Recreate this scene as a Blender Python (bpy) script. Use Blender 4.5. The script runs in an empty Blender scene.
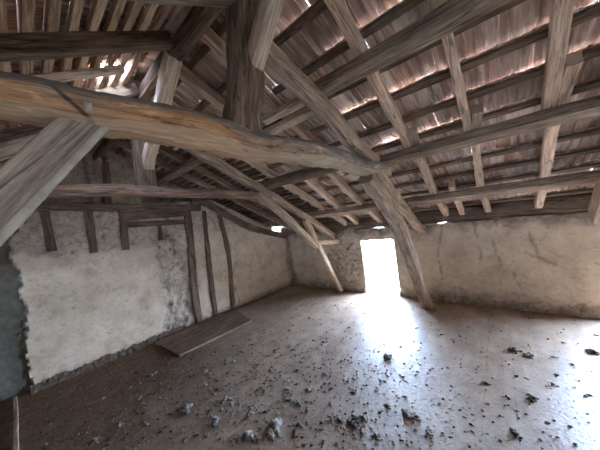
import bpy, bmesh, math, random
from mathutils import Vector, Matrix, noise
sc = bpy.context.scene
COL = sc.collection
PI = math.pi
rnd = random.Random(7)

# ------------------------------------------------------------------ helpers
def nz(x, y=0.0, z=0.0):
    return noise.noise(Vector((x, y, z)))

def fbm(x, y=0.0, z=0.0, o=4):
    return noise.fractal(Vector((x, y, z)), 0.9, 2.1, o)

def tag(o, label=None, cat=None, group=None, kind='thing'):
    if label: o['label'] = label
    if cat: o['category'] = cat
    if group: o['group'] = group
    if kind: o['kind'] = kind
    return o

def link(name, me, mat, parent=None):
    o = bpy.data.objects.new(name, me)
    COL.objects.link(o)
    if mat: me.materials.append(mat)
    if parent: o.parent = parent
    return o

def mesh_from(name, verts, faces, attrs=None, smooth=True):
    me = bpy.data.meshes.new(name)
    me.from_pydata(verts, [], faces)
    me.update()
    if attrs:
        for k, vals in attrs.items():
            if isinstance(vals[0], (tuple, list, Vector)):
                a = me.attributes.new(k, 'FLOAT_VECTOR', 'POINT')
                a.data.foreach_set('vector', [c for v in vals for c in v])
            else:
                a = me.attributes.new(k, 'FLOAT', 'POINT')
                a.data.foreach_set('value', list(vals))
    if smooth:
        me.polygons.foreach_set('use_smooth', [True] * len(me.polygons))
    me.update()
    return me

# ------------------------------------------------------------------ materials
def new_mat(name, rough=0.9, spec=0.2):
    m = bpy.data.materials.new(name)
    m.use_nodes = True
    nt = m.node_tree
    b = nt.nodes['Principled BSDF']
    b.inputs['Roughness'].default_value = rough
    b.inputs['Specular IOR Level'].default_value = spec
    return m, nt, b

def N(nt, t, **kw):
    n = nt.nodes.new(t)
    for k, v in kw.items():
        if k.startswith('i_'):
            n.inputs[k[2:].replace('_', ' ')].default_value = v
        else:
            setattr(n, k, v)
    return n

def ramp(nt, src, stops):
    r = nt.nodes.new('ShaderNodeValToRGB')
    e = r.color_ramp.elements
    while len(e) > 1: e.remove(e[-1])
    e[0].position = stops[0][0]; e[0].color = (*stops[0][1], 1)
    for p, c in stops[1:]:
        x = e.new(p); x.color = (*c, 1)
    nt.links.new(src, r.inputs[0])
    return r.outputs[0]

def g(v): return (v, v, v)

def mixc(nt, fac, a, b, mode='MIX'):
    m = nt.nodes.new('ShaderNodeMix'); m.data_type = 'RGBA'; m.blend_type = mode
    for s, v in ((m.inputs['Factor'], fac), (m.inputs['A'], a), (m.inputs['B'], b)):
        if hasattr(v, 'is_linked') or hasattr(v, 'links'): nt.links.new(v, s)
        elif isinstance(v, (int, float)): s.default_value = v
        else: s.default_value = (*v, 1)
    return m.outputs['Result']

def noise_tex(nt, vec, scale, detail=5, rough=0.6, dist=0.0):
    n = N(nt, 'ShaderNodeTexNoise'); n.inputs['Scale'].default_value = scale
    n.inputs['Detail'].default_value = detail; n.inputs['Roughness'].default_value = rough
    n.inputs['Distortion'].default_value = dist
    nt.links.new(vec, n.inputs['Vector'])
    return n.outputs['Fac']

def mapping(nt, vec, scale):
    m = N(nt, 'ShaderNodeMapping'); m.inputs['Scale'].default_value = scale
    nt.links.new(vec, m.inputs['Vector'])
    return m.outputs['Vector']

def bump(nt, b, h, strength=0.5, dist=0.02):
    n = N(nt, 'ShaderNodeBump'); n.inputs['Strength'].default_value = strength
    n.inputs['Distance'].default_value = dist
    nt.links.new(h, n.inputs['Height']); nt.links.new(n.outputs[0], b.inputs['Normal'])

def attr(nt, name, out='Vector'):
    a = N(nt, 'ShaderNodeAttribute'); a.attribute_name = name
    return a.outputs[out]

def wood(name, dark, mid, light, stain=None, stain_amt=0.5, bstr=0.6, grain=30, top=None):
    m, nt, b = new_mat(name, 0.85, 0.2)
    gc = attr(nt, 'gc')
    f1 = noise_tex(nt, mapping(nt, gc, (3.2, grain, grain)), 1.0, 8, 0.7, 0.9)
    dark, mid, light = [(c[0] * 1.18, c[1] * .975, c[2] * .79) for c in (dark, mid, light)]
    col = ramp(nt, f1, [(0.32, tuple(c * .8 for c in dark)), (0.48, mid), (0.66, tuple(c * 1.08 for c in light))])
    f2 = noise_tex(nt, mapping(nt, gc, (2.2, 5, 5)), 1.0, 4, 0.6)
    if stain is None: stain = tuple(c * 0.6 for c in dark)
    s = ramp(nt, f2, [(0.42, g(0)), (0.66, g(stain_amt))])
    col = mixc(nt, s, col, stain)
    fg = noise_tex(nt, mapping(nt, gc, (6, 110, 110)), 1.0, 4, .7)
    col = mixc(nt, 1.0, col, ramp(nt, fg, [(.3, g(.55)), (.5, g(1)), (.7, g(1.3))]), 'MULTIPLY')
    # long drying cracks along the grain
    f3 = noise_tex(nt, mapping(nt, gc, (0.9, 16, 16)), 1.0, 2, 0.5, 0.3)
    ck = ramp(nt, f3, [(0.485, g(0)), (0.5, g(0.75)), (0.515, g(0))])
    col = mixc(nt, ck, col, tuple(c * 0.25 for c in dark))
    if top:
        sx_ = N(nt, 'ShaderNodeSeparateXYZ'); nt.links.new(attr(nt, 'sec'), sx_.inputs[0])
        gz = N(nt, 'ShaderNodeMapRange'); gz.inputs['From Min'].default_value = 2.3; gz.inputs['From Max'].default_value = 3.0
        nt.links.new(sx_.outputs['Z'], gz.inputs['Value'])
        col = mixc(nt, gz.outputs[0], col, ramp(nt, f1, [(.3, (.11, .08, .058)), (.5, (.26, .205, .16)), (.68, (.42, .35, .285))]))
        sc_ = N(nt, 'ShaderNodeSeparateXYZ'); nt.links.new(attr(nt, 'sec'), sc_.inputs[0])
        ad = N(nt, 'ShaderNodeMath', operation='MULTIPLY_ADD'); nt.links.new(f2, ad.inputs[0]); ad.inputs[1].default_value = .07
        nt.links.new(sc_.outputs['Y'], ad.inputs[2])
        # old mortise groove running down to the peg
        m1 = N(nt, 'ShaderNodeMath', operation='MULTIPLY_ADD'); nt.links.new(sx_.outputs['Z'], m1.inputs[0]); m1.inputs[1].default_value = .94; m1.inputs[2].default_value = -.94 * 1.77 - .03
        m2 = N(nt, 'ShaderNodeMath', operation='ADD'); nt.links.new(m1.outputs[0], m2.inputs[0]); nt.links.new(sx_.outputs['Y'], m2.inputs[1])
        m3 = N(nt, 'ShaderNodeMath', operation='ABSOLUTE'); nt.links.new(m2.outputs[0], m3.inputs[0])
        m4 = N(nt, 'ShaderNodeMath', operation='SUBTRACT'); nt.links.new(sx_.outputs['Z'], m4.inputs[0]); m4.inputs[1].default_value = 1.815
        m5 = N(nt, 'ShaderNodeMath', operation='ABSOLUTE'); nt.links.new(m4.outputs[0], m5.inputs[0])
        gr = mixc(nt, 1.0, ramp(nt, m3.outputs[0], [(.004, g(.85)), (.011, g(0))]), ramp(nt, m5.outputs[0], [(.05, g(1)), (.065, g(0))]), 'MULTIPLY')
        col = mixc(nt, gr, col, (.03, .02, .014))
        col = mixc(nt, ramp(nt, ad.outputs[0], [(-.016, g(.45)), (-.004, g(0))]), col, (.52, .385, .26))  # underside painted paler for the light it catches
        gm_ = mixc(nt, f1, tuple(c * .6 for c in top), tuple(c * 1.3 for c in top))
        col = mixc(nt, ramp(nt, ad.outputs[0], [(.045, g(0)), (.07, g(.9))]), col, gm_)
        f8 = noise_tex(nt, mapping(nt, gc, (7, 26, 26)), 1.0, 6, .7, .5)
        col = mixc(nt, ramp(nt, f8, [(.58, g(0)), (.68, g(.7))]), col, tuple(min(1, c * 1.5) for c in light))
        col = mixc(nt, ramp(nt, f8, [(.30, g(.8)), (.40, g(0))]), col, tuple(c * .45 for c in dark))
    oi = N(nt, 'ShaderNodeObjectInfo')
    v = N(nt, 'ShaderNodeMapRange'); v.inputs['To Min'].default_value = 0.78; v.inputs['To Max'].default_value = 1.15
    nt.links.new(oi.outputs['Random'], v.inputs['Value'])
    hs = N(nt, 'ShaderNodeHueSaturation')
    nt.links.new(v.outputs[0], hs.inputs['Value']); nt.links.new(col, hs.inputs['Color'])
    nt.links.new(hs.outputs[0], b.inputs['Base Color'])
    bump(nt, b, f1, bstr, 0.015)
    return m

W_TRUSS = wood('old_oak', (.085, .062, .047), (.19, .15, .12), (.33, .28, .24), stain_amt=.45)
W_TIE = wood('tie_oak', (.17, .09, .04), (.40, .235, .12), (.56, .40, .25), stain=(.20, .17, .145), stain_amt=.35, bstr=1.0, grain=22, top=(.17, .145, .12))
W_POST = wood('post_oak', (.06, .045, .036), (.15, .115, .09), (.27, .215, .17), stain_amt=.6, bstr=.9)
W_GREY = wood('grey_board', (.13, .115, .10), (.24, .215, .19), (.36, .33, .295), stain=(.22, .15, .09), stain_amt=.35, bstr=.35)
W_PURLIN = wood('purlin_oak', (.12, .10, .085), (.27, .235, .20), (.42, .375, .33), stain_amt=.35)
W_PALE = wood('pale_rafter', (.43, .37, .315), (.58, .515, .455), (.69, .625, .56), stain=(.30, .24, .195), stain_amt=.35, bstr=.4)
W_BATTEN = wood('batten_wood', (.08, .06, .048), (.17, .135, .11), (.28, .235, .20), stain_amt=.5)
W_LATH = wood('lath_wood', (.27, .19, .145), (.46, .36, .28), (.58, .48, .39), stain_amt=.3)
W_FAR = wood('weathered_oak', (.17, .14, .12), (.35, .305, .27), (.50, .45, .41), stain_amt=.35)
W_DARK = wood('dark_stud', (.075, .055, .045), (.15, .115, .095), (.25, .20, .17), stain_amt=.5)
W_RED = wood('reddish_beam', (.12, .085, .07), (.26, .20, .17), (.38, .315, .275), stain_amt=.45)

def tile_mat(name, base, light, red):
    m, nt, b = new_mat(name, 0.95, 0.1)
    gc = attr(nt, 'gc'); tv = attr(nt, 'tv', 'Fac')
    col = ramp(nt, tv, [(0.0, red), (0.3, base), (0.7, tuple(c * 1.15 for c in base)), (1.0, light)])
    f = noise_tex(nt, mapping(nt, gc, (3.0, 26, 1)), 1.0, 6, 0.65)
    st = ramp(nt, f, [(0.45, g(0)), (0.62, g(.75))])
    col = mixc(nt, st, col, light)
    f2 = noise_tex(nt, mapping(nt, gc, (4, 14, 1)), 1.0, 5, 0.6)
    dk = ramp(nt, f2, [(0.35, g(.65)), (0.5, g(0))])
    col = mixc(nt, dk, col, tuple(c * .38 for c in base))
    nt.links.new(col, b.inputs['Base Color'])
    bump(nt, b, f, .4, .01)
    return m
TILE_N = tile_mat('old_clay_tile', (.45, .31, .235), (.78, .655, .55), (.38, .21, .135))
TILE_S = tile_mat('orange_clay_tile', (.30, .17, .12), (.50, .42, .38), (.42, .18, .09))

def wall_mat():
    m, nt, b = new_mat('lime_plaster', 0.95, 0.1)
    tc = N(nt, 'ShaderNodeTexCoord').outputs['Object']
    rub = attr(nt, 'rub', 'Fac'); crk = attr(nt, 'crk', 'Fac'); dirt = attr(nt, 'dirt', 'Fac'); cem = attr(nt, 'cem', 'Fac')
    f = noise_tex(nt, tc, 3.5, 7, .62)
    pl = ramp(nt, f, [(.3, (.45, .32, .21)), (.5, (.61, .465, .325)), (.7, (.71, .565, .415))])
    f5 = noise_tex(nt, tc, 28, 5, .7)
    sp = ramp(nt, f5, [(.30, g(.85)), (.40, g(0))])
    pl = mixc(nt, sp, pl, (.25, .18, .125))
    f7 = noise_tex(nt, tc, 9, 8, .75, .8)
    pl = mixc(nt, ramp(nt, f7, [(.34, g(.6)), (.46, g(0))]), pl, (.34, .26, .19))
    pl = mixc(nt, ramp(nt, f7, [(.56, g(0)), (.68, g(.5))]), pl, (.78, .68, .57))
    f2 = noise_tex(nt, tc, 16, 7, .7, .4)
    rc = ramp(nt, f2, [(.32, (.22, .15, .10)), (.44, (.50, .385, .28)), (.66, (.66, .53, .40))])
    vor = N(nt, 'ShaderNodeTexVoronoi'); vor.feature = 'DISTANCE_TO_EDGE'; vor.inputs['Scale'].default_value = 9
    nt.links.new(tc, vor.inputs['Vector'])
    jt = ramp(nt, vor.outputs['Distance'], [(.0, g(.35)), (.06, g(0))])
    rc = mixc(nt, jt, rc, (.15, .12, .10))
    col = mixc(nt, rub, pl, rc)
    cc = ramp(nt, f2, [(.3, (.10, .085, .062)), (.7, (.19, .165, .125))])
    col = mixc(nt, cem, col, cc)
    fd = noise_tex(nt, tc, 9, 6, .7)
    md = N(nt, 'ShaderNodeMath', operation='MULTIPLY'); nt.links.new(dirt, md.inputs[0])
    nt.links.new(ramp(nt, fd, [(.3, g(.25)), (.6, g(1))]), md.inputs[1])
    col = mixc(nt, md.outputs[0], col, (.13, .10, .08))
    col = mixc(nt, crk, col, (.10, .075, .06))
    nt.links.new(col, b.inputs['Base Color'])
    h = mixc(nt, rub, ramp(nt, f, [(0, g(.3)), (1, g(.7))]), ramp(nt, f2, [(.2, g(0)), (.8, g(1))]))
    bump(nt, b, h, .7, .025)
    return m
WALL = wall_mat()

def floor_mat():
    m, nt, b = new_mat('dusty_floorboards', 0.42, 0.85)
    tc = N(nt, 'ShaderNodeTexCoord').outputs['Object']
    f1 = noise_tex(nt, mapping(nt, tc, (9, 1.2, 1)), 1.0, 6, .65)
    f2 = noise_tex(nt, tc, 5.5, 7, .7)
    f3 = noise_tex(nt, tc, 38, 5, .75)
    col = ramp(nt, f2, [(.3, (.24, .155, .10)), (.5, (.35, .245, .17)), (.7, (.44, .335, .25))])
    col = mixc(nt, ramp(nt, f1, [(.35, g(.35)), (.6, g(0))]), col, (.15, .11, .085))
    col = mixc(nt, ramp(nt, f3, [(.30, g(.75)), (.42, g(0))]), col, (.10, .08, .06))
    col = mixc(nt, ramp(nt, f3, [(.60, g(0)), (.72, g(.45))]), col, (.50, .46, .42))
    # soil trodden in along the left wall; also colours the other darkened floor
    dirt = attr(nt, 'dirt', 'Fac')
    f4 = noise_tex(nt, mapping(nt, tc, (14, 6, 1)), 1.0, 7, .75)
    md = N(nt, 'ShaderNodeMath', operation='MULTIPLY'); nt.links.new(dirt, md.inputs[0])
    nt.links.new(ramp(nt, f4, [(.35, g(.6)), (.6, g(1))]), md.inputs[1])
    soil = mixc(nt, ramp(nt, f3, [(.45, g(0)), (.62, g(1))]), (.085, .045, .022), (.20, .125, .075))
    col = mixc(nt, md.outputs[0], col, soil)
    # board joints run along Y, broken up by dust
    sx = N(nt, 'ShaderNodeSeparateXYZ'); nt.links.new(tc, sx.inputs[0])
    wob = N(nt, 'ShaderNodeMath', operation='MULTIPLY_ADD'); nt.links.new(f2, wob.inputs[0])
    wob.inputs[1].default_value = .012; nt.links.new(sx.outputs['X'], wob.inputs[2])
    dv = N(nt, 'ShaderNodeMath', operation='DIVIDE'); nt.links.new(wob.outputs[0], dv.inputs[0]); dv.inputs[1].default_value = .185
    fr = N(nt, 'ShaderNodeMath', operation='FRACT'); nt.links.new(dv.outputs[0], fr.inputs[0])
    ln = ramp(nt, fr.outputs[0], [(0, g(1)), (.03, g(.9)), (.06, g(0)), (.985, g(0)), (1, g(1))])
    f6 = noise_tex(nt, tc, 14, 4, .6)
    ml = N(nt, 'ShaderNodeMath', operation='MULTIPLY'); nt.links.new(ln, ml.inputs[0])
    nt.links.new(ramp(nt, f6, [(.46, g(0)), (.58, g(.7))]), ml.inputs[1])
    col = mixc(nt, ml.outputs[0], col, (.11, .09, .08))
    nt.links.new(col, b.inputs['Base Color'])
    rr = N(nt, 'ShaderNodeMapRange'); rr.inputs['To Min'].default_value = .40; rr.inputs['To Max'].default_value = .95
    nt.links.new(dirt, rr.inputs['Value']); nt.links.new(rr.outputs[0], b.inputs['Roughness'])
    sp_ = N(nt, 'ShaderNodeMapRange'); sp_.inputs['To Min'].default_value = .58; sp_.inputs['To Max'].default_value = .04
    nt.links.new(dirt, sp_.inputs['Value']); nt.links.new(sp_.outputs[0], b.inputs['Specular IOR Level'])
    bump(nt, b, f3, .5, .012)
    return m
FLOOR = floor_mat()

def clump_mat():
    m, nt, b = new_mat('grey_fluff', 1.0, 0.05)
    tc = N(nt, 'ShaderNodeTexCoord').outputs['Object']
    f = noise_tex(nt, tc, 42, 5, .7)
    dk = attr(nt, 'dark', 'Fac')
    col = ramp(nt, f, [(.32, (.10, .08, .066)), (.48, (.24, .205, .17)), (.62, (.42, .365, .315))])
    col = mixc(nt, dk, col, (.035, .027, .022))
    nt.links.new(col, b.inputs['Base Color'])
    bump(nt, b, f, .8, .01)
    return m
CLUMP = clump_mat()

def plain(name, c, rough=.9):
    m, nt, b = new_mat(name, rough)
    tc = N(nt, 'ShaderNodeTexCoord').outputs['Object']
    f = noise_tex(nt, tc, 20, 5, .65)
    nt.links.new(ramp(nt, f, [(.3, tuple(x * .6 for x in c)), (.7, c)]), b.inputs['Base Color'])
    return m
RUBBLE = plain('rubble_dirt', (.17, .115, .08))
PALE = plain('pale_wood', (.50, .42, .32))
EARTH = plain('grassy_yard', (.13, .13, .09))

# ------------------------------------------------------------------ timber builder
def catmull(pts, step):
    P = [Vector(p) for p in pts]
    out = []
    n = len(P)
    for i in range(n - 1):
        p0 = P[i - 1] if i > 0 else P[i] * 2 - P[i + 1]
        p3 = P[i + 2] if i + 2 < n else P[i + 1] * 2 - P[i]
        p1, p2 = P[i], P[i + 1]
        L = (Vector(p2[:3]) - Vector(p1[:3])).length
        k = max(1, int(round(L / step)))
        for j in range(k):
            t = j / k
            out.append(0.5 * ((2 * p1) + (p2 - p0) * t + (2 * p0 - 5 * p1 + 4 * p2 - p3) * t * t + (3 * p1 - p0 - 3 * p2 + p3) * t ** 3))
    out.append(P[-1].copy())
    return out

def V5(x, y, z, w, d):
    v = Vector((x, y, z, w)); v.resize(4) if False else None
    return (x, y, z, w, d)

class _P:                                     # 5-component point for the spline
    def __init__(s, c): s.c = list(c)
    def __mul__(s, k): return _P([a * k for a in s.c])
    __rmul__ = __mul__
    def __add__(s, o): return _P([a + b for a, b in zip(s.c, o.c)])
    def __sub__(s, o): return _P([a - b for a, b in zip(s.c, o.c)])

def spline5(pts, step, smooth):
    P = [_P(p) for p in pts]; n = len(P); out = []
    for i in range(n - 1):
        p1, p2 = P[i], P[i + 1]
        p0 = P[i - 1] if i > 0 else p1 * 2 - p2
        p3 = P[i + 2] if i + 2 < n else p2 * 2 - p1
        L = math.dist(p1.c[:3], p2.c[:3]); k = max(1, int(math.ceil(L / step)))
        for j in range(k):
            t = j / k
            if smooth:
                q = 0.5 * ((2 * p1) + (p2 - p0) * t + (2 * p0 - 5 * p1 + 4 * p2 - p3) * (t * t) + (3 * p1 - p0 - 3 * p2 + p3) * (t ** 3))
            else:
                q = p1 + (p2 - p1) * t
            out.append(q.c)
    out.append(P[-1].c)
    return out

def timber_mesh(name, pts, up, rough=.008, step=.06, wane=.22, seed=0, smooth=True, per=3, taper_end=None):
    """sweep of a rounded, hewn rectangle; pts (x,y,z,width,depth); width across, depth along `up`"""
    S = spline5(pts, step, smooth)
    up = Vector(up).normalized()
    n = len(S); verts = []; gc = []; faces = []; sec_c = []
    # unit section, counter-clockwise, with waney corners
    def section(w, d):
        r = wane * min(w, d)
        a, b = w / 2, d / 2
        pl = []
        for (sx, sy) in ((1, 1), (-1, 1), (-1, -1), (1, -1)):
            cx, cy = sx * (a - r), sy * (b - r)
            a0 = {(1, 1): 0, (-1, 1): PI / 2, (-1, -1): PI, (1, -1): 1.5 * PI}[(sx, sy)]
            for k in range(3):
                an = a0 + k * PI / 4
                pl.append((cx + r * math.cos(an), cy + r * math.sin(an)))
        res = []
        m = len(pl)
        for i in range(m):
            p, q = pl[i], pl[(i + 1) % m]
            res.append(p)
            if i % 3 == 2:
                for k in range(1, per):
                    t = k / per
                    res.append((p[0] + (q[0] - p[0]) * t, p[1] + (q[1] - p[1]) * t))
        return res
    s = 0.0
    off = seed * 3.17
    K = None
    for i in range(n):
        c = Vector(S[i][:3])
        t = Vector(S[min(i + 1, n - 1)][:3]) - Vector(S[max(i - 1, 0)][:3])
        t.normalize()
        side = t.cross(up); side.normalize()
        u = side.cross(t)
        if i: s += (c - Vector(S[i - 1][:3])).length
        sec = section(S[i][3], S[i][4]); K = len(sec)
        for (a, b) in sec:
            rr = math.hypot(a, b) or 1e-6
            dsp = rough * (1.3 * nz(s * 3 + off, a * 9 + off, b * 9) + .7 * nz(s * 11, a * 30 + off, b * 30 + off))
            k = 1 + dsp / rr
            verts.append(c + side * (a * k) + u * (b * k))
            gc.append((s + off, a + off * .37, b + off * .11)); sec_c.append((a, b, s))
    for i in range(n - 1):
        for j in range(K):
            a = i * K + j; b = i * K + (j + 1) % K
            faces.append((a, b, b + K, a + K))
    for i0, inv in ((0, True), (n - 1, False)):       # end caps
        cc = len(verts)
        c = Vector((0, 0, 0))
        for j in range(K): c += verts[i0 * K + j]
        verts.append(c / K); gc.append((gc[i0 * K][0] * 4 + i0, off, off)); sec_c.append((0, 0, s))
        for j in range(K):
            a = i0 * K + j; b = i0 * K + (j + 1) % K
            faces.append((b, a, cc) if inv else (a, b, cc))
    me = mesh_from(name, [tuple(v) for v in verts], faces, {'gc': gc, 'sec': sec_c})
    return me

_seed = [0]
def timber(name, pts, up, mat, label=None, cat=None, group=None, parent=None, **kw):
    _seed[0] += 1
    me = timber_mesh(name, pts, up, seed=_seed[0], **kw)
    # corners stay crisp
    o = link(name, me, mat, parent)
    try: me.set_sharp_from_angle(angle=math.radians(32))
    except Exception: pass
    if parent is None: tag(o, label, cat, group)
    return o

def yz(X, w, P, depth=None):
    """points in a truss plane at x=X: (y,z[,depth])"""
    return [(X, p[0], p[1], w, p[2] if len(p) > 2 else depth) for p in P]

# ------------------------------------------------------------------ roof geometry
TH = math.atan(.5095); CT, ST = math.cos(TH), math.sin(TH)
YR, ZR = -3.15, 1.30 + .5095 * 3.15
def north(x, y, h=0.0):            # point on the rafters' underside + h along the outward normal; y horizontal position
    return Vector((x, y + 0, 1.30 + .5095 * (-y))) + Vector((0, ST, CT)) * h
def south(x, y, h=0.0):
    return Vector((x, y, ZR - .5095 * (YR - y))) + Vector((0, -ST, CT)) * h
UPN, UPS = (0, ST, CT), (0, -ST, CT)
RD = .085                          # rafter depth
BD = .028                          # batten depth

def tiles(name, fn, sgn, x0, x1, y_first, pitch_y, n, mat, seed, jit, gap, skip=None, tv_bias=0.0, up=UPN):
    R = random.Random(seed)
    verts = []; faces = []; gc = []; tv = []
    W = .166
    prof = [(0, 0), (.03, .010), (.26, .012), (.33, .001), (.36, .011), (.60, .013), (.66, .001), (.70, .011), (.94, .012), (.97, .024), (1.07, .024)]
    m = len(prof)
    TT = .012
    for c in range(n):
        y = y_first + sgn * pitch_y * c
        xo = (c % 2) * W * .5 + R.uniform(-.03, .03)
        k0 = int((x0 - xo) / W); k1 = int((x1 - xo) / W)
        lift_row = R.uniform(-.5, 1) * gap
        for k in range(k0, k1):
            xa = xo + k * W
            if skip and skip(xa + W / 2, y): continue
            h0 = RD + BD + .003 + R.uniform(0, .004)
            wv = nz((xa) * .9 + c * 7.3, seed * 3.1, c * 1.7)
            h1 = h0 + TT + .010 + max(0, min(.027 if c < 9 else .014, lift_row * .5 + gap * 3.4 * max(0, wv)) + R.uniform(-.08, .12) * gap)
            dx = R.uniform(-1, 1) * jit; dy = R.uniform(-1, 1) * jit * 1.5; sk = R.uniform(-1, 1) * jit
            t = min(1, max(0, R.random() + tv_bias))
            base = len(verts)
            o1, o2 = R.uniform(0, 50), R.uniform(0, 50)
            ua = y - sgn * (.11 if c == 0 else .02) + dy; ub = y + sgn * (pitch_y + .065) + dy
            for (yy, h, e) in ((ua, h0, 0), (ub, h1, 1)):
                for layer in (0, 1):
                    for (px, ph) in prof:
                        x = xa + dx + (sk if e else 0) + px * (W - .003)
                        p = fn(x, yy, h + ph * .75 + layer * TT)
                        verts.append(tuple(p)); gc.append((abs(yy - y) + o1, px * W + o2, 0)); tv.append(t)
            def idx(e, l, i): return base + e * 2 * m + l * m + i
            for i in range(m - 1):
                faces.append((idx(0, 0, i), idx(0, 0, i + 1), idx(1, 0, i + 1), idx(1, 0, i)))
                faces.append((idx(0, 1, i + 1), idx(0, 1, i), idx(1, 1, i), idx(1, 1, i + 1)))
                for e in (0, 1):
                    q = (idx(e, 0, i), idx(e, 1, i), idx(e, 1, i + 1), idx(e, 0, i + 1))
                    faces.append(q if e == 0 else q[::-1])
            for i in (0, m - 1):
                q = (idx(0, 0, i), idx(1, 0, i), idx(1, 1, i), idx(0, 1, i))
                faces.append(q if i == 0 else q[::-1])
    me = mesh_from(name, verts, faces, {'gc': gc, 'tv': tv}, smooth=False)
    return link(name, me, mat)

XW, XE = -1.6, 7.7
PY = .245
ceil_n = tiles('ceiling', north, 1, XW, XE, -3.02 - PY * 0, PY, 14, TILE_N, 3, .003, .022)
tag(ceil_n, 'weathered clay tile roof slope rising from the low doorway wall', 'roof', kind='structure')
def holes(x, y):
    return 1.74 < x < 1.90 and y > -3.4
ceil_s = tiles('ceiling', south, -1, XW, XE, -3.28, PY, 13, TILE_S, 5, .006, .014, skip=holes, up=UPS)
tag(ceil_s, 'orange clay tile roof slope at upper left behind close-set laths', 'roof', kind='structure')
# ridge tiles closing the top
rv = []; rf = []; rg = []
k = 0
x = XW
while x < XE:
    b0 = len(rv)
    for xx in (x, x + .41):
        for a in range(9):
            an = PI * a / 8
            rv.append((xx, YR + math.cos(an) * .17, ZR + (RD + BD) / CT - .055 + math.sin(an) * .10 + (.014 if xx > x else 0)))
            rg.append((xx + k, a * .05, 0))
    for a in range(8): rf.append((b0 + a, b0 + a + 1, b0 + a + 10, b0 + a + 9))
    x += .38; k += 3
rm = mesh_from('ridge_cap', rv, rf, {'gc': rg, 'tv': [.4] * len(rv)})
ro = link('ceiling', rm, TILE_N); tag(ro, 'row of half-round ridge tiles along the roof top', 'roof', kind='structure')
sm = ro.modifiers.new('thick', 'SOLIDIFY'); sm.thickness = .014

# ------------------------------------------------------------------ walls
def wall(name, org, ua, na, L, Hf, thick, holes, maskf, disp, cell=.03, label='', Hmax=None):
    """grid wall: org + s*ua + z; na = direction away from the room; holes (s0,s1,z0,z1)"""
    org, ua, na = Vector(org), Vector(ua).normalized(), Vector(na).normalized()
    ns = int(round(L / cell))
    ss = sorted(set([i * L / ns for i in range(ns + 1)] + [h for q in holes for h in q[:2]]))
    ss = [a for i, a in enumerate(ss) if i == 0 or a - ss[i - 1] > 1e-4]
    nzr = int(round((Hmax or max(Hf(s) for s in ss)) / cell))
    verts = []; at = {'rub': [], 'crk': [], 'dirt': [], 'cem': []}; faces = []
    fr = [j / nzr for j in range(nzr + 1)]
    def zz(s, f):
        H = Hf(s)
        z = f * H
        return z
    idx = {}
    def hole_at(s, z):
        return any(a < s < b and c < z < d for (a, b, c, d) in holes)
    for layer in (0, 1):
        for i, s in enumerate(ss):
            for j, f in enumerate(fr):
                z = zz(s, f)
                rub, crk, dirt, cem = maskf(s, z)
                d = disp(s, z, rub, cem) if layer == 0 else thick
                idx[(layer, i, j)] = len(verts)
                verts.append(tuple(org + ua * s + Vector((0, 0, z)) + na * d))
                for k, v in zip(('rub', 'crk', 'dirt', 'cem'), (rub, crk, dirt, cem)): at[k].append(v)
    solid = {}
    for i in range(len(ss) - 1):
        for j in range(nzr):
            sm_ = (ss[i] + ss[i + 1]) / 2
            zm = (zz(sm_, fr[j]) + zz(sm_, fr[j + 1])) / 2
            solid[(i, j)] = not hole_at(sm_, zm)
    flip = (ua.cross(Vector((0, 0, 1)))).dot(na) > 0
    def add(q): faces.append(q[::-1] if flip else q)
    for (i, j), ok in solid.items():
        if not ok: continue
        a = [idx[(0, i, j)], idx[(0, i + 1, j)], idx[(0, i + 1, j + 1)], idx[(0, i, j + 1)]]
        b = [idx[(1, i, j)], idx[(1, i + 1, j)], idx[(1, i + 1, j + 1)], idx[(1, i, j + 1)]]
        add(a); add(b[::-1])
        for (di, dj, e0, e1) in ((0, -1, 0, 1), (1, 0, 1, 2), (0, 1, 2, 3), (-1, 0, 3, 0)):
            if not solid.get((i + di, j + dj), False):
                add([a[e1], a[e0], b[e0], b[e1]])
    me = mesh_from(name, verts, faces, at)
    try: me.set_sharp_from_angle(angle=math.radians(45))
    except Exception: pass
    o = link(name, me, WALL)
    tag(o, label, 'wall', kind='structure')
    return o

def sstep(a, b, x):
    t = min(1, max(0, (x - a) / (b - a))); return t * t * (3 - 2 * t)

def seg_dist(p, pl):
    best = 9
    for (a, b) in zip(pl, pl[1:]):
        ax, ay = a; bx, by = b
        dx, dy = bx - ax, by - ay
        t = max(0, min(1, ((p[0] - ax) * dx + (p[1] - ay) * dy) / (dx * dx + dy * dy)))
        best = min(best, math.hypot(p[0] - ax - t * dx, p[1] - ay - t * dy))
    return best

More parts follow.
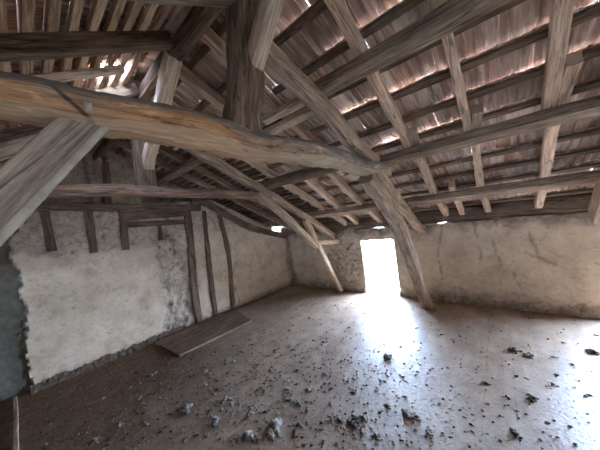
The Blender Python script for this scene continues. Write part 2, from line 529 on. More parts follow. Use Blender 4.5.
# back wall: inner face y=0, doorways at x 1.78-2.5 and 4.76-5.5
CR_B = [[(3.22, 1.22), (3.17, .9), (3.15, .6), (3.11, .24)], [(3.62, 1.15), (3.65, .8), (3.63, .62)],
        [(3.85, 1.2), (3.82, .9), (3.86, .6), (3.80, .22)], [(4.16, 1.0), (4.22, .7), (4.36, .6)], [(4.1, .75), (4.3, .62)], [(3.95, .55), (4.05, .3)]]
def mask_back(s, z):
    x = s - .3
    n1 = fbm(x * 3, z * 3, 1.3)
    rub = sstep(1.02, 1.25, x + n1 * .35) * (1 - sstep(1.62, 1.95, x + n1 * .25)) * .95 if x < 2.1 else 0
    rub = max(rub, sstep(1.80 - .08, 1.75 - .0, x) * 0)
    rub = max(rub, sstep(.22, .12, z + n1 * .10) * .9)
    rub = max(rub, sstep(1.02, 1.14, z + n1 * .16) * .55)
    if 2.5 < x < 2.75: rub = max(rub, sstep(2.72, 2.55, x + n1 * .1) * .6)
    crk = 0
    for q in CR_B:
        d = seg_dist((x + n1 * .05, z + n1 * .03), q)
        d += .010 * nz(x * 40, z * 40, 1)
        crk = max(crk, sstep(.018, .006, d) * sstep(-.35, -.05, fbm(x * 7, z * 7, 5)) * .5)
    dirt = max(sstep(1.06, 1.2, z + n1 * .14) * .8, sstep(.16, .02, z + n1 * .06) * .7, sstep(.16, .0, x + n1 * .08) * .9)  # top and foot soiled; also darker towards the left corner
    return rub, crk, dirt, 0
def disp_back(s, z, rub, cem):
    return .008 * fbm(s * 3, z * 3, 2) + rub * (.02 + .035 * fbm(s * 13, z * 13, 3)) - sstep(.2, .05, z) * .05
def H_back(s):
    return 1.19 + .035 * fbm(s * 2.2, 0, 4) + .02 * fbm(s * 9, 0, 8)
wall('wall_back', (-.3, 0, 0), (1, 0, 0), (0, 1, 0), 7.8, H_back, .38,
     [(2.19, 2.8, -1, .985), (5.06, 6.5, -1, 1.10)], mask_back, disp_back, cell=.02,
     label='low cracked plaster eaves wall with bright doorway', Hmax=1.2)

# left gable wall: plane x = .1*y, plaster below, rubble between short studs above
CR_L = [[(1.36, .85), (1.52, .55), (1.42, .02)]]
def H_left(s):
    y = -s
    return min(2.12 + .03 * s * 0, 1.13 + .60 * s)
def mask_left(s, z):
    n1 = fbm(s * 2.6, z * 2.6, 7)
    rub = sstep(1.52, 1.58, z + n1 * .22 + .05 * fbm(s * 12, z * 12, 4)) * (1 if s > 2.1 else sstep(1.1, 1.5, s) * .8)
    p = sstep(.26, .20, abs(s - 2.47 + n1 * .16 + .06 * fbm(s * 11, z * 11, 4))) * sstep(-.1, .3, 1.9 - z)
    rub = max(rub, p)
    rub = max(rub, sstep(.10, .0, abs(s - 1.95)) * .6)
    rub = max(rub, sstep(.16, .04, z + n1 * .05) * .6)
    crk = 0
    for q in CR_L:
        d = seg_dist((s + n1 * .05, z + n1 * .03), q)
        crk = max(crk, sstep(.022, .004, d) * .7 * sstep(-.3, .2, fbm(s * 9, z * 9, 5)))
    cem = sstep(4.13, 4.155, s + n1 * .10 + .04 * fbm(s * 14, z * 14, 4))
    dirt = max(sstep(.12, .0, z) * .6, sstep(.14, .0, s + n1 * .06) * .8, (.2 if s > 3.7 and z > 1.35 else 0), sstep(2.0, 2.1, z) * .2)  # also darker towards the back corner
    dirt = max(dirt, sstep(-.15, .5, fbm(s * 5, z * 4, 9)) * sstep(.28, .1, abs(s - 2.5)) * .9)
    return rub, crk, dirt, cem
def disp_left(s, z, rub, cem):
    return .010 * fbm(s * 2, z * 2, 2) + rub * (.018 + .035 * fbm(s * 11, z * 11, 3)) + cem * .07
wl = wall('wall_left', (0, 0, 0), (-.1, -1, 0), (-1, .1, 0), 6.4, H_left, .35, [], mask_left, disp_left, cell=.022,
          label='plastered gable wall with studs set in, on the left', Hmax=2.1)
# upper gable: rubble set back above the rail
def H_up(s):
    y = -s
    return max(.05, (min(1.30 + .5095 * s, ZR - .5095 * (s - 3.15)) - 1.0) + .15)
def mask_up(s, z):
    n1 = fbm(s * 3, z * 3, 2)
    return .95, 0, (.0 if 2.75 < s < 3.3 or s > 3.35 else .75) + .2 * n1, 0  # darkness of the open recess painted in around the pale pillar
wall('wall_left', (-.366, -.06, 1.0), (-.1, -1, 0), (-1, .1, 0), 6.1, lambda s: H_up(s + .06), .25, [],
     lambda s, z: mask_up(s + .06, z), lambda s, z, r, c: .04 * fbm(s * 7, z * 7, 6) - (.26 if 2.62 < s < 3.12 and z > .9 else 0),
     label='shade-darkened rubble stone of the upper gable above the rail', Hmax=1.95, cell=.05)
# unseen sides of the attic
zero = lambda s, z: (.1, 0, 0, 0)
wall('wall_right', (7.2, .5, 0), (0, -1, 0), (1, 0, 0), 7.4, lambda s: max(.3, min(1.30 + .5095 * (s - .5), ZR - .5095 * (s - 3.65))) + .1, .4,
     [(4.2, 4.5, .95, 1.35)], zero, lambda s, z, r, c: .01 * fbm(s, z), cell=.1, label='right gable wall with a small added fill-light opening, outside the picture')
wall('wall_front', (-.9, -6.3, 0), (1, 0, 0), (0, -1, 0), 8.3, lambda s: 1.25, .5, [], lambda s, z: (1, 0, .9, .6), lambda s, z, r, c: .01 * fbm(s, z), cell=.1,  # unseen wall masked dark to hold back bounce light
     label='low eaves wall behind the camera, outside the picture')

# ------------------------------------------------------------------ floor
fv = []; ff = []; fd = []
nx, ny = 150, 120
for j in range(ny + 1):
    for i in range(nx + 1):
        x = -.9 + 8.5 * i / nx; y = -6.5 + 7.1 * j / ny
        fv.append((x, y, .006 * fbm(x * 1.6, y * 1.6, 1)))
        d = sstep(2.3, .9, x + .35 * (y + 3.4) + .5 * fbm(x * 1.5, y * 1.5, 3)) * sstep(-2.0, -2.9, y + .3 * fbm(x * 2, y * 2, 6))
        d = max(d * .9, sstep(.25, .0, x - .1 * y + .1 * fbm(x * 5, y * 5, 3)) * .7, sstep(-.35, -.05, y + .15 * fbm(x * 4, y * 4, 2)) * .6)  # last term darkens the floor along the back wall
        d = max(d, sstep(-3.9, -4.5, y + .2 * fbm(x * 2, y * 2, 8)))  # floor behind the camera darkened to cut bounce light
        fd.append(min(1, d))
for j in range(ny):
    for i in range(nx):
        a = j * (nx + 1) + i
        ff.append((a, a + 1, a + nx + 2, a + nx + 1))
fl = link('floor', mesh_from('floor', fv, ff, {'dirt': fd}), FLOOR)
tag(fl, 'dusty grey attic floorboards strewn with crumbs', 'floor', kind='structure')
so = fl.modifiers.new('thick', 'SOLIDIFY'); so.thickness = .12; so.offset = -1

# ground outside, below the doorways
gm = mesh_from('ground', [(-40, .6, -2.6), (50, .6, -2.6), (50, 70, -2.6), (-40, 70, -2.6)], [(0, 1, 2, 3)])
go = link('ground', gm, EARTH); tag(go, 'grassy yard outside below the doorway', 'ground', kind='structure')

# ------------------------------------------------------------------ truss 1 (main)
X1 = 2.975
TIE = yz(X1, .16, [(-5.7, 1.96, .12), (-4.6, 1.985, .10), (-4.0, 2.000, .092), (-3.75, 2.006, .112), (-3.5, 2.016, .138), (-3.25, 1.99, .138), (-2.9, 1.998, .14), (-2.3, 1.988, .136), (-1.85, 1.955, .12), (-1.60, 1.97, .085), (-1.46, 1.975, .07)])
TIE = [(p[0] + (.012 if p[1] < -3.7 else 0), p[1], p[2], .135 if p[1] < -3.7 else p[3], p[4]) for p in TIE]
tie = timber('tie_beam', TIE, (0, 0, 1), W_TIE, 'thick bowed tie beam with orange worm-eaten flank carrying the dark king post', 'beam', rough=.016, step=.04, wane=.3, per=5)
timber('peg', [(3.04, -3.85, 1.975, .018, .018), (3.075, -3.852, 1.995, .014, .014)], (0, 0, 1), PALE, parent=tie, rough=.003, step=.02)
tag(tie.children[0], 'pale wooden peg', kind=None)
timber('king_post', yz(X1, .13, [(-3.25, 1.99, .21), (-3.24, 2.12, .175), (-3.18, 2.4, .16), (-3.12, 2.75, .18), (-3.11, 2.98, .18)]),
    (0, 1, 0), W_POST, 'dark hewn king post standing on the big tie beam', 'post', rough=.014, step=.035, wane=.28, per=4)
timber('principal_rafter', yz(X1, .11, [(-3.1, 2.56), (-2.53, 2.395), (-2.05, 2.165), (-1.3, 1.95)], .115),
    (0, 0, 1), W_FAR, 'long rafter timber sloping right from king post to tie beam end', 'rafter', rough=.009, wane=.18)
timber('principal_rafter', yz(2.965, .10, [(-1.62, 1.99), (-1.05, 1.62), (-.25, 1.21), (-.05, 1.12)], .11),
    (0, 0, 1), W_FAR, 'short rafter foot from the big tie beam end down to eaves right of doorway', 'rafter', rough=.008)
timber('slanting_post', yz(2.97, .13, [(-1.86, 1.88, .14), (-1.42, 1.60, .17), (-1.06, 1.25, .18), (-.72, .72, .15), (-.48, .3, .14), (-.27, -.01, .15)]),
    (0, .8, .6), W_FAR, 'bent grey post right of the doorway running from big tie beam to floor', 'post', rough=.012, wane=.2)
timber('slanting_post', yz(2.985, .10, [(-3.823, 2.010), (-4.092, 1.664), (-4.891, .636), (-5.389, -.01)], .078),
    (0, -.8, .6), W_GREY, 'broad grey plank-like brace crossing the left edge below the big tie beam', 'post', rough=.003, wane=.06)
timber('lit_edge', yz(3.022, .03, [(-3.79, 1.976), (-4.055, 1.636), (-4.86, .60)], .020), (0, -.8, .6), PALE, parent=bpy.data.objects['slanting_post.001'], rough=.003, wane=.3)  # thin pale strip added to stand for the brace's lit underside
bpy.data.objects['lit_edge']['label'] = 'pale lit edge'
timber('principal_rafter', yz(2.99, .10, [(-6.2, 1.16), (-4.6, 2.06), (-3.85, 2.43), (-3.36, 2.675), (-3.12, 2.79)], .13),
    (0, 0, 1), W_GREY, 'topmost rafter timber entering left of the king post at the upper left', 'rafter', rough=.006)
timber('ridge_brace', [(2.98, -3.16, 2.34, .08, .08), (3.2, -3.15, 2.60, .08, .085), (3.46, -3.15, 2.86, .08, .085)], (0, 1, 0), W_PALE,
    'pale brace leaning against the king post at top of picture', 'brace', rough=.005)
# ------------------------------------------------------------------ truss 2 (far, next to the gable)
X2 = 1.36
timber('tie_beam', yz(X2, .12, [(-5.6, 2.02), (-3.8, 2.045), (-3.18, 2.035), (-1.9, 1.965), (-1.62, 1.95)], .095), (0, 0, 1), W_RED,
    'straight reddish grey tie beam in front of the left gable wall', 'beam', rough=.006)
timber('king_post', yz(1.33, .12, [(-3.19, 2.07, .17), (-3.17, 2.45, .15), (-3.15, 2.93, .15)]), (0, 1, 0), W_DARK,
    'short king post on the farther tie beam beside rubble gable', 'post', rough=.01)
timber('ridge_brace', [(1.29, -3.15, 2.13, .10, .10), (1.42, -3.15, 2.35, .10, .10), (1.88, -3.15, 2.66, .11, .11), (2.2, -3.15, 2.89, .11, .11)], (0, 1, 0), W_PALE,
    'light brown brace rising above the big tie beam left of king post', 'brace', rough=.007)
timber('principal_rafter', yz(X2, .11, [(-3.12, 2.73), (-2.4, 2.37), (-1.8, 2.055), (-.75, 1.5), (-.08, 1.10)], .115), (0, 0, 1), W_FAR,
    'curved rafter timber of the far truss running down left of doorway', 'rafter', rough=.010)
timber('slanting_brace', yz(X2 + .015, .11, [(-1.86, 2.00), (-1.35, 1.60), (-.95, 1.25), (-.70, 1.02)], .10), (0, .6, .8), W_FAR,
    'lower curved brace from far tie beam end to leaning post', 'brace', rough=.008)
timber('slanting_post', yz(X2, .09, [(-.88, 1.52, .12), (-.60, .98, .10), (-.30, .42, .09), (-.07, -.01, .085)]), (0, .8, .5), W_PALE,
    'slim leaning post standing left of the bright doorway', 'post', rough=.006)
timber('short_tie_beam', yz(X2 + .02, .09, [(-.78, 1.09), (.12, .97)], .085), (0, 0, 1), W_PALE,
    'short pale stub beam joining leaning post to eaves wall', 'beam', rough=.006)
timber('principal_rafter', yz(X2, .10, [(-6.2, 1.15), (-4.04, 2.32), (-3.2, 2.74)], .09), (0, 0, 1), W_PALE,
    'pale rafter timber glimpsed below big tie beam at left edge', 'rafter', rough=.006)
# ------------------------------------------------------------------ truss 3 foot (right edge)
timber('principal_rafter', yz(4.66, .12, [(-3.1, 2.62), (-1.6, 1.99), (-.62, 1.47), (-.24, 1.18)], .20), (0, 0, 1), W_PALE,
    'pale rafter foot resting on the wall at the right edge', 'rafter', rough=.006)

# ------------------------------------------------------------------ purlins, plate, ridge
def purlin(x0, x1, y, d, w, mat, label, nrm_off=0.0, **kw):
    pts = []
    n = 4
    for i in range(n + 1):
        x = x0 + (x1 - x0) * i / n
        p = north(x, y, -d / 2 + nrm_off)
        pts.append((p.x, p.y, p.z + .006 * nz(x * 1.3, y), w, d))
    return timber('purlin', pts, UPN, mat, label, 'beam', rough=.006, step=.1, wane=.06, **kw)
purlin(2.88, 7.3, -2.45, .105, .10, W_PURLIN, 'highest purlin right of king post, crossing the upper centre')
purlin(2.86, 7.3, -1.525, .092, .10, W_PURLIN, 'middle purlin of the right bay, reaching the tie beam end')
purlin(1.30, 7.3, -.61, .085, .11, W_PURLIN, 'lowest purlin just above the doorway wall')
purlin(1.30, 2.98, -1.66, .10, .10, W_DARK, 'dark purlin between the two trusses above the doorway')
purlin(1.30, 2.86, -2.33, .07, .06, W_PALE, 'lower of two pale lapped purlins behind the king post')
purlin(2.35, 2.92, -2.44, .075, .06, W_PALE, 'upper of two pale lapped purlins behind the king post')
purlin(-.5, 1.36, -2.42, .09, .09, W_RED, 'reddish purlin high in the far left bay above gable')
timber('wall_plate', [(-.2, .14, 1.275, .20, .19), (1.5, .13, 1.295, .2, .20), (3, .12, 1.30, .2, .20), (4.6, .13, 1.30, .2, .20), (7.3, .14, 1.295, .2, .20)], (0, 0, 1), W_DARK,
    'dark wall plate lying on top of the low doorway wall', 'beam', rough=.012, step=.08)
timber('ridge_beam', [(-.7, YR, ZR - .01, .09, .11), (3, YR, ZR - .01, .09, .11), (7.3, YR, ZR - .01, .09, .11)], (0, 0, 1), W_DARK,
    'dark ridge beam along the top of the roof', 'beam', rough=.008, step=.1)

# ------------------------------------------------------------------ rafters
def rafter(pts, w, label, fn=north, up=UPN, mat=W_PALE, d=RD, group=None, h0=0.0):
    P = []
    for (x, y) in pts:
        p = fn(x, y, h0 + d / 2); P.append((p.x, p.y, p.z, w, d))
    return timber('rafter', P, up, mat, label, 'rafter', group, rough=.005, step=.09, wane=.07)
UR = [(4.215, 4.23, .072, 'wide pale upper rafter crossing the top right of the roof'),
      (3.755, 3.765, .052, 'slim upper rafter left of the wide pale one, above middle purlin'),
      (3.315, 3.295, .066, 'upper rafter crossing the highest purlin next right of king post'),
      (2.50, 2.47, .07, 'upper rafter just behind king post, in shade'),
      (2.04, 2.06, .08, 'upper rafter seen left of the king post above big tie beam'),
      (1.55, 1.55, .07, 'upper rafter above the farther truss, mostly hidden'),
      (4.70, 4.70, .07, 'upper rafter at the far right edge of the roof')]
for (xa, xb, w, lab) in UR:
    rafter([(xa, -3.12), (xb, -1.40)], w, lab)
LR = [((4.305, -1.85), (4.262, -1.3), (4.272, -.6), (4.26, .1), .07, 'wide pale lower rafter under the middle purlin at right'),
      ((3.84, -1.72), (3.797, -1.4), (3.765, -.64), (3.79, .1), .066, 'lower rafter under middle purlin in centre of right bay'),
      ((3.37, -1.70), (3.33, -1.35), (3.30, -.74), (3.30, .1), .07, 'lower rafter under middle purlin nearest the bent grey post'),
      ((2.36, -1.80), (2.34, -1.5), (2.30, -.88), (2.31, .1), .075, 'right one of two pale lower rafters above the doorway'),
      ((2.02, -1.80), (1.96, -1.45), (1.90, -.78), (1.85, .1), .075, 'left one of two pale lower rafters above the doorway'),
      ((1.56, -1.80), (1.58, -1.4), (1.6, -.7), (1.6, .1), .07, 'lower rafter beside far truss, pale and bent'),
      ((4.75, -1.70), (4.74, -1.3), (4.74, -.7), (4.74, .1), .07, 'lower rafter at the far right edge of the roof')]
for (a, b, c, d, w, lab) in LR:
    rafter([a, b, c, d], w, lab)
rafter([(3.50, -.75), (3.49, .1)], .06, 'short rafter end below the lowest purlin beside pale stub rafter')
rafter([(2.78, -.75), (2.8, .1)], .06, 'short rafter end right above the doorway corner')
for i, (x, lab) in enumerate([(1.02, 'rafter over the far left bay, nearest the farther truss'), (.60, 'middle rafter over the far left bay'), (.16, 'rafter over the far left bay, nearest the gable')]):
    rafter([(x, -3.12), (x + .02, .1)], .075, lab, mat=W_RED)
for x in (5.2, 5.65, 6.1, 6.55, 7.0):
    rafter([(x, -3.12), (x, .1)], .07, 'rafter beyond the right edge of the picture', group='rafters beyond the right edge')
SR = [(2.27, 'dark rafter crossing below the upper row of laths at upper left'),
      (1.95, 'light rafter end under the lower row of laths at upper left'), (1.52, 'rafter behind light one at upper left, in deep shade'),
      (1.05, 'rafter beyond the far truss on the lath-covered slope'), (.55, 'rafter near gable on the lath-covered slope')]
for (x, lab) in SR:
    if x == 1.95: rafter([(1.88, -3.36), (1.88, -4.6), (1.88, -6.4)], .05, lab, fn=south, up=UPS, mat=W_PALE, d=.042, h0=RD - .042)
    else: rafter([(x, -3.18), (x - .0, -4.6), (x, -6.4)], .07, lab, fn=south, up=UPS, mat=W_TRUSS, d=RD)
for x in (3.45, 3.9, 4.35, 4.8, 5.3, 5.8, 6.3, 6.8):
    rafter([(x, -3.18), (x, -6.4)], .07, 'rafter above the camera outside the picture', fn=south, up=UPS, group='rafters above the camera')

# ------------------------------------------------------------------ battens
ORD = ['first', 'second', 'third', 'fourth', 'fifth', 'sixth', 'seventh', 'eighth', 'ninth', 'tenth', 'eleventh', 'twelfth', 'thirteenth', 'fourteenth',
       'fifteenth', 'sixteenth', 'seventeenth', 'eighteenth', 'nineteenth', 'twentieth', 'twenty-first', 'twenty-second', 'twenty-third', 'twenty-fourth',
       'twenty-fifth', 'twenty-sixth', 'twenty-seventh', 'twenty-eighth', 'twenty-ninth', 'thirtieth', 'thirty-first', 'thirty-second', 'thirty-third', 'thirty-fourth', 'thirty-fifth', 'thirty-sixth']
def batten(x0, x1, y, w, fn, up, mat, label, group, d=BD):
    n = max(2, int((x1 - x0) / .45))
    pts = []
    for i in range(n + 1):
        x = x0 + (x1 - x0) * i / n
        p = fn(x, y + .008 * nz(x * 1.7, y * 5), RD + d / 2)
        pts.append((p.x, p.y, p.z, w, d))
    return timber('roof_batten', pts, up, mat, label, 'batten', group, rough=.004, step=.12, wane=.15, per=1)
for i in range(13):
    y = -3.02 + PY * i
    batten(2.96, 7.3, y, .052, north, UPN, W_BATTEN, ORD[i] + ' tile batten down from the ridge, right of main truss', 'tile battens right of the main truss')
    batten(1.36, 2.955, y, .050, north, UPN, W_BATTEN, ORD[i] + ' tile batten down from the ridge, between the two trusses', 'tile battens between the two trusses')
for i in range(35):
    y = -3.09 + .088 * i
    batten(-.6, 1.35, y, .050, north, UPN, W_DARK, ORD[i] + ' close-set lath down from the ridge, over far left bay', 'close-set laths over the far left bay')
for i in range(20):
    y = -3.26 - .083 * i
    batten(-.6, 4.2, y, .046, south, UPS, W_LATH, ORD[i] + ' close-set lath down from the ridge on upper left slope', 'close-set laths on the upper left slope')

# ------------------------------------------------------------------ timbers of the left gable wall
def lw(y, z, off=.0):               # point on the gable wall's face
    return (.1 * y + off, y, z)
def wall_timber(name, P, w, d, mat, label, cat, up, off=-.01):
    return timber(name, [(*lw(y, z, off), w, d) for (y, z) in P], up, mat, label, cat, rough=.010, step=.05, wane=.18)
wall_timber('wall_rail', [(-4.15, 2.20), (-3.8, 2.17), (-2.94, 2.07), (-1.9, 1.985)], .08, .12, W_DARK, 'long dark rail along top of the left gable plaster', 'beam', (0, 0, 1), off=.0)
wall_timber('wall_stud', [(-3.80, 2.12), (-3.80, 1.59)], .07, .09, W_DARK, 'leftmost short dark stud hanging below the gable rail', 'stud', (0, 1, 0))
wall_timber('wall_stud', [(-3.40, 2.10), (-3.42, 1.49)], .07, .09, W_DARK, 'middle one of three short studs below the gable rail', 'stud', (0, 1, 0))
wall_timber('wall_stud', [(-3.02, 2.04), (-3.07, 1.46)], .07, .09, W_DARK, 'right one of three short studs below the gable rail', 'stud', (0, 1, 0))
wall_timber('wall_stud', [(-2.58, 1.78), (-2.60, 1.52)], .05, .05, W_DARK, 'tiny stud under the double lintel in gable wall', 'stud', (0, 1, 0))
wall_timber('wall_rail', [(-3.03, 1.96), (-2.16, 1.93)], .08, .13, W_DARK, 'upper lintel board set in the gable wall below rail', 'beam', (0, 0, 1), off=.01)
wall_timber('wall_rail', [(-3.0, 1.82), (-2.18, 1.78)], .07, .08, W_DARK, 'lower lintel board set in the gable wall below rail', 'beam', (0, 0, 1))
wall_timber('wall_stud', [(-2.13, 1.97), (-2.18, 1.2), (-2.22, .6), (-2.22, .0)], .08, .11, W_DARK, 'tall dark stud at left of three full-height ones', 'stud', (0, 1, 0), off=.0)
wall_timber('wall_stud', [(-1.84, 1.93), (-1.90, .85), (-1.93, .0)], .07, .08, W_DARK, 'tall dark stud in the middle of three full-height ones', 'stud', (0, 1, 0))
wall_timber('wall_stud', [(-1.56, 1.84), (-1.51, 1.05), (-1.57, .0)], .07, .085, W_DARK, 'tall dark stud at right of three full-height ones', 'stud', (0, 1, 0))
wall_timber('wall_rail', [(-2.05, 2.12), (-1.8, 2.06), (-.96, 1.50), (-.05, 1.17)], .09, .12, W_TRUSS, 'sloping timber along the gable wall top towards the back corner', 'beam', (0, 0, 1), off=.04)
timber('wall_stud', [(-.42, -3.16, 2.12, .08, .09), (-.42, -3.10, 2.86, .08, .09)], (0, 1, 0), W_DARK, 'dark stud beside pale rubble in the upper gable', 'stud', rough=.008)

# ------------------------------------------------------------------ floor panel, lath, rubble ledge
def floor_panel():
    P = [(-.16, -2.95), (.606, -2.894), (.712, -1.798), (-.10, -1.60)]
    v = []; gc = []; f = []
    n = 14
    for lay, z in ((0, .004), (1, .03)):
        for j in range(n + 1):
            for i in range(n + 1):
                u, w = i / n, j / n
                x = (P[0][0] * (1 - u) + P[1][0] * u) * (1 - w) + (P[3][0] * (1 - u) + P[2][0] * u) * w
                y = (P[0][1] * (1 - u) + P[1][1] * u) * (1 - w) + (P[3][1] * (1 - u) + P[2][1] * u) * w
                v.append((x, y, z + (.004 * fbm(x * 2, y * 2, 3) if lay else 0))); gc.append((y, x, z))
    m = (n + 1) ** 2
    for j in range(n):
        for i in range(n):
            a = j * (n + 1) + i
            f.append((a + m, a + 1 + m, a + n + 2 + m, a + n + 1 + m)); f.append((a + n + 1, a + n + 2, a + 1, a))
    ring = [i for i in range(n)] + [i * (n + 1) + n for i in range(n)] + [n * (n + 1) + i for i in range(n, 0, -1)] + [i * (n + 1) for i in range(n, 0, -1)]
    for a, b in zip(ring, ring[1:] + ring[:1]): f.append((a, b, b + m, a + m))
    me = mesh_from('floor_panel', v, f, {'gc': gc}, smooth=False)
    return link('floor_panel', me, wood('dusty_panel', (.10, .075, .055), (.18, .14, .11), (.27, .22, .18), stain_amt=.5, bstr=.4))
tag(floor_panel(), 'flat wooden panel lying on the floor against the left wall', 'board')
timber('wooden_lath', [(-.38, -4.285, .02, .03, .03), (.1, -4.27, .022, .03, .03), (1.3, -4.25, .02, .03, .03)], (0, 0, 1), W_PALE,
       'pale thin lath lying on floor at the lower left edge', 'lath', rough=.002, wane=.1)
lv = []; lf = []
prof = [(0.0, .085), (.02, .075), (.04, .05), (.07, .03), (.10, .010), (.12, -.01)]
ns = 220
for i in range(ns + 1):
    y = -2.45 - 1.72 * i / ns
    for k, (dx, z) in enumerate(prof):
        a = 1 + .45 * fbm(y * 6, k * .9, 2)
        lv.append((.1 * y - .012 + dx * .8 * (a + .5 * nz(y * 23, k)), y, max(-.01, z * .8 * (1 + .5 * fbm(y * 7, k * .7, 4) + .5 * nz(y * 31, k * 2)))))
m = len(prof)
for i in range(ns):
    for k in range(m - 1):
        a = i * m + k; lf.append((a, a + 1, a + m + 1, a + m))
tr = link('trim_1', mesh_from('trim_1', lv, lf), RUBBLE)
tag(tr, 'ledge of crumbled plaster and dirt along the foot of left wall', 'rubble ledge', kind='structure')

# ------------------------------------------------------------------ clumps and crumbs on the floor
def lumpy(seed, size, dark, flat=.62):
    R = random.Random(seed)
    v = []; f = []; da = []
    n = 7 + int(size * 130)
    for q in range(n):
        bm = bmesh.new()
        r = size * R.uniform(.07, .17) * (1.5 if q == 0 else 1)
        bmesh.ops.create_icosphere(bm, subdivisions=2, radius=1)
        ang = R.uniform(0, 2 * PI); rr = size * R.uniform(0, .46) * (0 if q == 0 else 1)
        R2 = R.random()
        c = Vector((math.cos(ang) * rr * 1.15, math.sin(ang) * rr * .85, 0))
        sx, sy = R.uniform(.8, 1.35), R.uniform(.8, 1.35)
        b0 = len(v); bm.verts.ensure_lookup_table()
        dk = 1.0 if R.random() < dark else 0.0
        for vert in bm.verts:
            d = 1 + .6 * fbm(vert.co.x * 3 + q * 5 + seed, vert.co.y * 3, vert.co.z * 3)
            p = Vector((vert.co.x * sx, vert.co.y * sy, vert.co.z * flat)) * (r * d) + c
            p.z += r * flat * .72 + size * .22 * max(0, 1 - rr / (size * .4)) * R2
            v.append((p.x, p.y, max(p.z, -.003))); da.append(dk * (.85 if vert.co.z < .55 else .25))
        for fa in bm.faces: f.append([b0 + w.index for w in fa.verts])
        bm.free()
    return mesh_from('dust_clump', v, f, {'dark': da})
CL = [(2.103, -1.775, 0.062), (2.888, -1.73, 0.126), (2.952, -1.474, 0.044), (2.435, -2.502, 0.074), (2.452, -2.247, 0.06), (2.95, -2.08, 0.055), (3.109, -1.933, 0.046), (2.969, -2.209, 0.043), (3.099, -2.317, 0.056), (2.839, -2.624, 0.062), (2.946, -2.569, 0.122), (2.996, -2.518, 0.069), (3.252, -2.322, 0.106), (3.32, -2.311, 0.059), (3.412, -2.403, 0.068), (3.124, -2.6, 0.063), (3.033, -2.63, 0.057), (3.488, -2.355, 0.041), (3.317, -2.553, 0.04), (2.738, -2.92, 0.049), (2.927, -2.8, 0.035), (2.768, -2.767, 0.037), (3.421, -1.622, 0.037), (3.427, -2.1, 0.039), (3.475, -1.854, 0.034), (3.29, -1.725, 0.038), (3.191, -2.157, 0.041), (2.785, -2.064, 0.029), (2.777, -1.517, 0.034), (3.866, -2.127, 0.078), (3.98, -1.726, 0.082), (3.699, -1.687, 0.067), (4.002, -1.116, 0.094), (3.907, -1.075, 0.117), (4.439, -0.84, 0.109), (4.112, -1.48, 0.055), (4.152, -1.341, 0.049), (3.645, -2.237, 0.034), (3.445, -0.987, 0.045), (3.721, -1.926, 0.038), (3.649, -1.225, 0.04), (4.27, -0.742, 0.039), (4.269, -1.121, 0.043), (4.138, -1.893, 0.032), (4.037, -1.925, 0.033), (3.792, -2.222, 0.026), (4.536, -0.462, 0.05), (3.79, -2.007, 0.035), (3.906, -1.484, 0.042), (2.175, -2.969, 0.084), (1.969, -3.174, 0.1), (2.447, -2.936, 0.156), (2.329, -3.116, 0.136), (2.422, -3.076, 0.059), (2.269, -2.597, 0.066), (2.077, -2.721, 0.076), (1.65, -2.478, 0.057), (1.376, -2.603, 0.071), (1.829, -2.992, 0.093), (1.594, -3.249, 0.128), (1.822, -3.374, 0.049), (1.783, -3.458, 0.048), (0.677, -3.242, 0.082), (2.302, -2.49, 0.058), (1.663, -2.187, 0.05), (2.154, -2.341, 0.053), (1.923, -2.989, 0.054), (2.459, -2.672, 0.052), (1.228, -3.665, 0.062), (1.219, -3.833, 0.058), (0.997, -3.45, 0.061), (1.447, -2.989, 0.062), (1.154, -2.181, 0.055), (1.53, -1.302, 0.062), (1.493, -1.726, 0.057), (1.234, -2.878, 0.068), (1.239, -3.156, 0.063), (2.691, -2.523, 0.042), (2.755, -2.291, 0.036), (3.332, -2.417, 0.035), (3.562, -2.084, 0.03), (4.298, -1.49, 0.037), (4.136, -2.035, 0.03), (3.981, -2.095, 0.031)]
SPECIAL = {0: 'small dark clump alone on the floor left of the light pool', 1: 'dark and white clump in the middle of the bluish light pool',
           2: 'small dark pellet just beyond the clump in the light pool', 10: 'largest dark clump of the bottom centre cluster',
           12: 'pale ragged clump right of the dark bottom centre cluster', 14: 'grey clump at the bottom edge right of the pale ragged clump',
           29: 'black lump lying alone near the bottom right', 30: 'grey lump above the black lump at the right',
           31: 'flat grey clump left of the grey lump on right floor', 32: 'pale flake at the tip of brown shadow on floor, right one',
           33: 'pale flake at the tip of brown shadow on floor, left one', 34: 'dark grey scrap at the right edge near the wall',
           51: 'largest fluffy grey clump at bottom left of centre', 52: 'second largest grey clump at the bottom edge beside the largest',
           50: 'grey clump left of the two large fluffy ones', 49: 'grey clump just above the two large fluffy ones', 59: 'broad flat clump on the brown floor left of the fluffy ones',
           62: 'grey clump lying just in front of the floor panel', 3: 'grey clump left of the light pool, in line with dark cluster', 58: 'grey clump in the middle of brown floor'}
DARKS = {0: .7, 1: .5, 2: .9, 10: .75, 11: .5, 9: .4, 14: .5, 29: 1.0, 34: .7, 35: .4, 36: .6, 15: .35, 8: .4}
for i, (x, y, s) in enumerate(CL):
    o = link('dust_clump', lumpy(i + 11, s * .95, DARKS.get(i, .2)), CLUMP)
    o.location = (x, y, .006 * fbm(x * 1.6, y * 1.6, 1) - .002); o.rotation_euler = (0, 0, i * 1.7)
    if i in SPECIAL: tag(o, SPECIAL[i], 'dust clump')
    elif x > 2.6: tag(o, 'small grey crumb of fluff on the pale bluish floor', 'dust clump', 'small clumps on the pale floor')
    else: tag(o, 'small grey crumb of fluff on the brown left floor', 'dust clump', 'small clumps on the brown floor')
cv = []; cf = []; cd = []
R = random.Random(99)
T = [(1, 0, -.4), (-.6, .9, -.4), (-.6, -.9, -.4), (.1, 0, .9)]
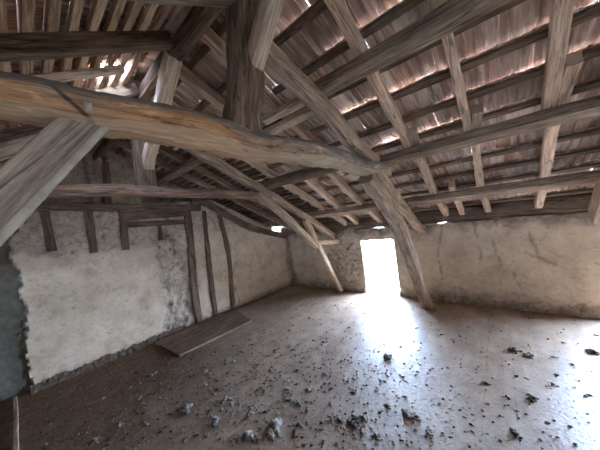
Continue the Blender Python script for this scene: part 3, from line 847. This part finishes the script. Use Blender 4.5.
for q in range(5600):
    if R.random() < .28:
        x = R.gauss(1.5, .6); y = R.gauss(-3.1, .5)
    elif R.random() < .5:
        x = R.gauss(2.6, .75); y = R.gauss(-2.65, .6)
    else:
        x = R.uniform(-.1, 5.2); y = R.uniform(-4.1, -.15)
    if x < .1 * y + .05 or y > -.06: continue
    s = .003 + .010 * R.random() ** 3
    e = R.uniform(1, 3.2) if R.random() < .3 else 1
    a = R.uniform(0, 6.28); ca, sa = math.cos(a), math.sin(a)
    b0 = len(cv); dk = 1 if R.random() < .38 else 0
    for (px, py, pz) in T:
        px *= s * e; py *= s
        cv.append((x + px * ca - py * sa, y + px * sa + py * ca, .006 * fbm(x * 1.6, y * 1.6, 1) + s * (.4 + pz * .8))); cd.append(dk)
    cf += [(b0, b0 + 1, b0 + 3), (b0 + 1, b0 + 2, b0 + 3), (b0 + 2, b0, b0 + 3), (b0, b0 + 2, b0 + 1)]
co = link('floor_crumbs', mesh_from('floor_crumbs', cv, cf, {'dark': cd}), CLUMP)
tag(co, 'fine crumbs and bits of straw scattered over the whole floor', 'crumbs', kind='stuff')

# ------------------------------------------------------------------ light: sky through doorways, tile gaps and an added fill opening
w = bpy.data.worlds.new('World'); sc.world = w; w.use_nodes = True
bg = w.node_tree.nodes['Background']
bg.inputs['Color'].default_value = (.49, .68, 1.0, 1)
wn = w.node_tree                                # hazy sky, brighter towards the north-east
gd = N(wn, 'ShaderNodeTexCoord').outputs['Generated']
dp = N(wn, 'ShaderNodeVectorMath', operation='DOT_PRODUCT'); wn.links.new(gd, dp.inputs[0])
dp.inputs[1].default_value = Vector((.78, .55, .30)).normalized()
mr = N(wn, 'ShaderNodeMapRange'); mr.inputs['From Min'].default_value = 0.0; mr.inputs['From Max'].default_value = 1.0
mr.inputs['To Min'].default_value = 92.0; mr.inputs['To Max'].default_value = 150.0
wn.links.new(dp.outputs['Value'], mr.inputs['Value']); wn.links.new(mr.outputs[0], bg.inputs['Strength'])
def portal(name, loc, rot, sx, sy):
    l = bpy.data.lights.new(name, 'AREA'); l.shape = 'RECTANGLE'; l.size = sx; l.size_y = sy
    l.cycles.is_portal = True
    o = bpy.data.objects.new(name, l); COL.objects.link(o); o.location = loc; o.rotation_euler = rot
    return o
portal('doorway_daylight', (2.195, .39, .495), (-PI / 2, 0, 0), .63, 1.0)
portal('doorway_daylight', (5.48, .39, .55), (-PI / 2, 0, 0), 1.46, 1.12)
portal('fill_opening_daylight', (7.62, -3.85, 1.15), (0, PI / 2, 0), .42, .32)  # unseen gable opening, added for fill light

# ------------------------------------------------------------------ camera
yaw, pit, rol = 0.70739632, -0.03924714, -0.14022151
f = Vector((-math.sin(yaw) * math.cos(pit), math.cos(yaw) * math.cos(pit), math.sin(pit)))
rt = f.cross(Vector((0, 0, 1))).normalized(); up = rt.cross(f)
r2 = rt * math.cos(rol) + up * math.sin(rol); u2 = up * math.cos(rol) - rt * math.sin(rol)
cam = bpy.data.cameras.new('camera'); cam.sensor_width = 36; cam.lens = 36 * 235.27 / 600; cam.clip_start = .02
c = bpy.data.objects.new('camera', cam); COL.objects.link(c)
M = Matrix((r2, u2, -f)).transposed().to_4x4(); M.translation = Vector((3.91, -4.013, 1.6))
c.matrix_world = M
sc.camera = c

sc.view_settings.view_transform = 'Standard'
sc.view_settings.look = 'None'
sc.view_settings.exposure = 0.24
sc.view_settings.gamma = 1.0
sc.view_settings.use_curve_mapping = False
try:
    sc.cycles.use_denoising = True
    sc.cycles.max_bounces = 10
    sc.cycles.diffuse_bounces = 8
    sc.cycles.sample_clamp_indirect = 0
except Exception: pass
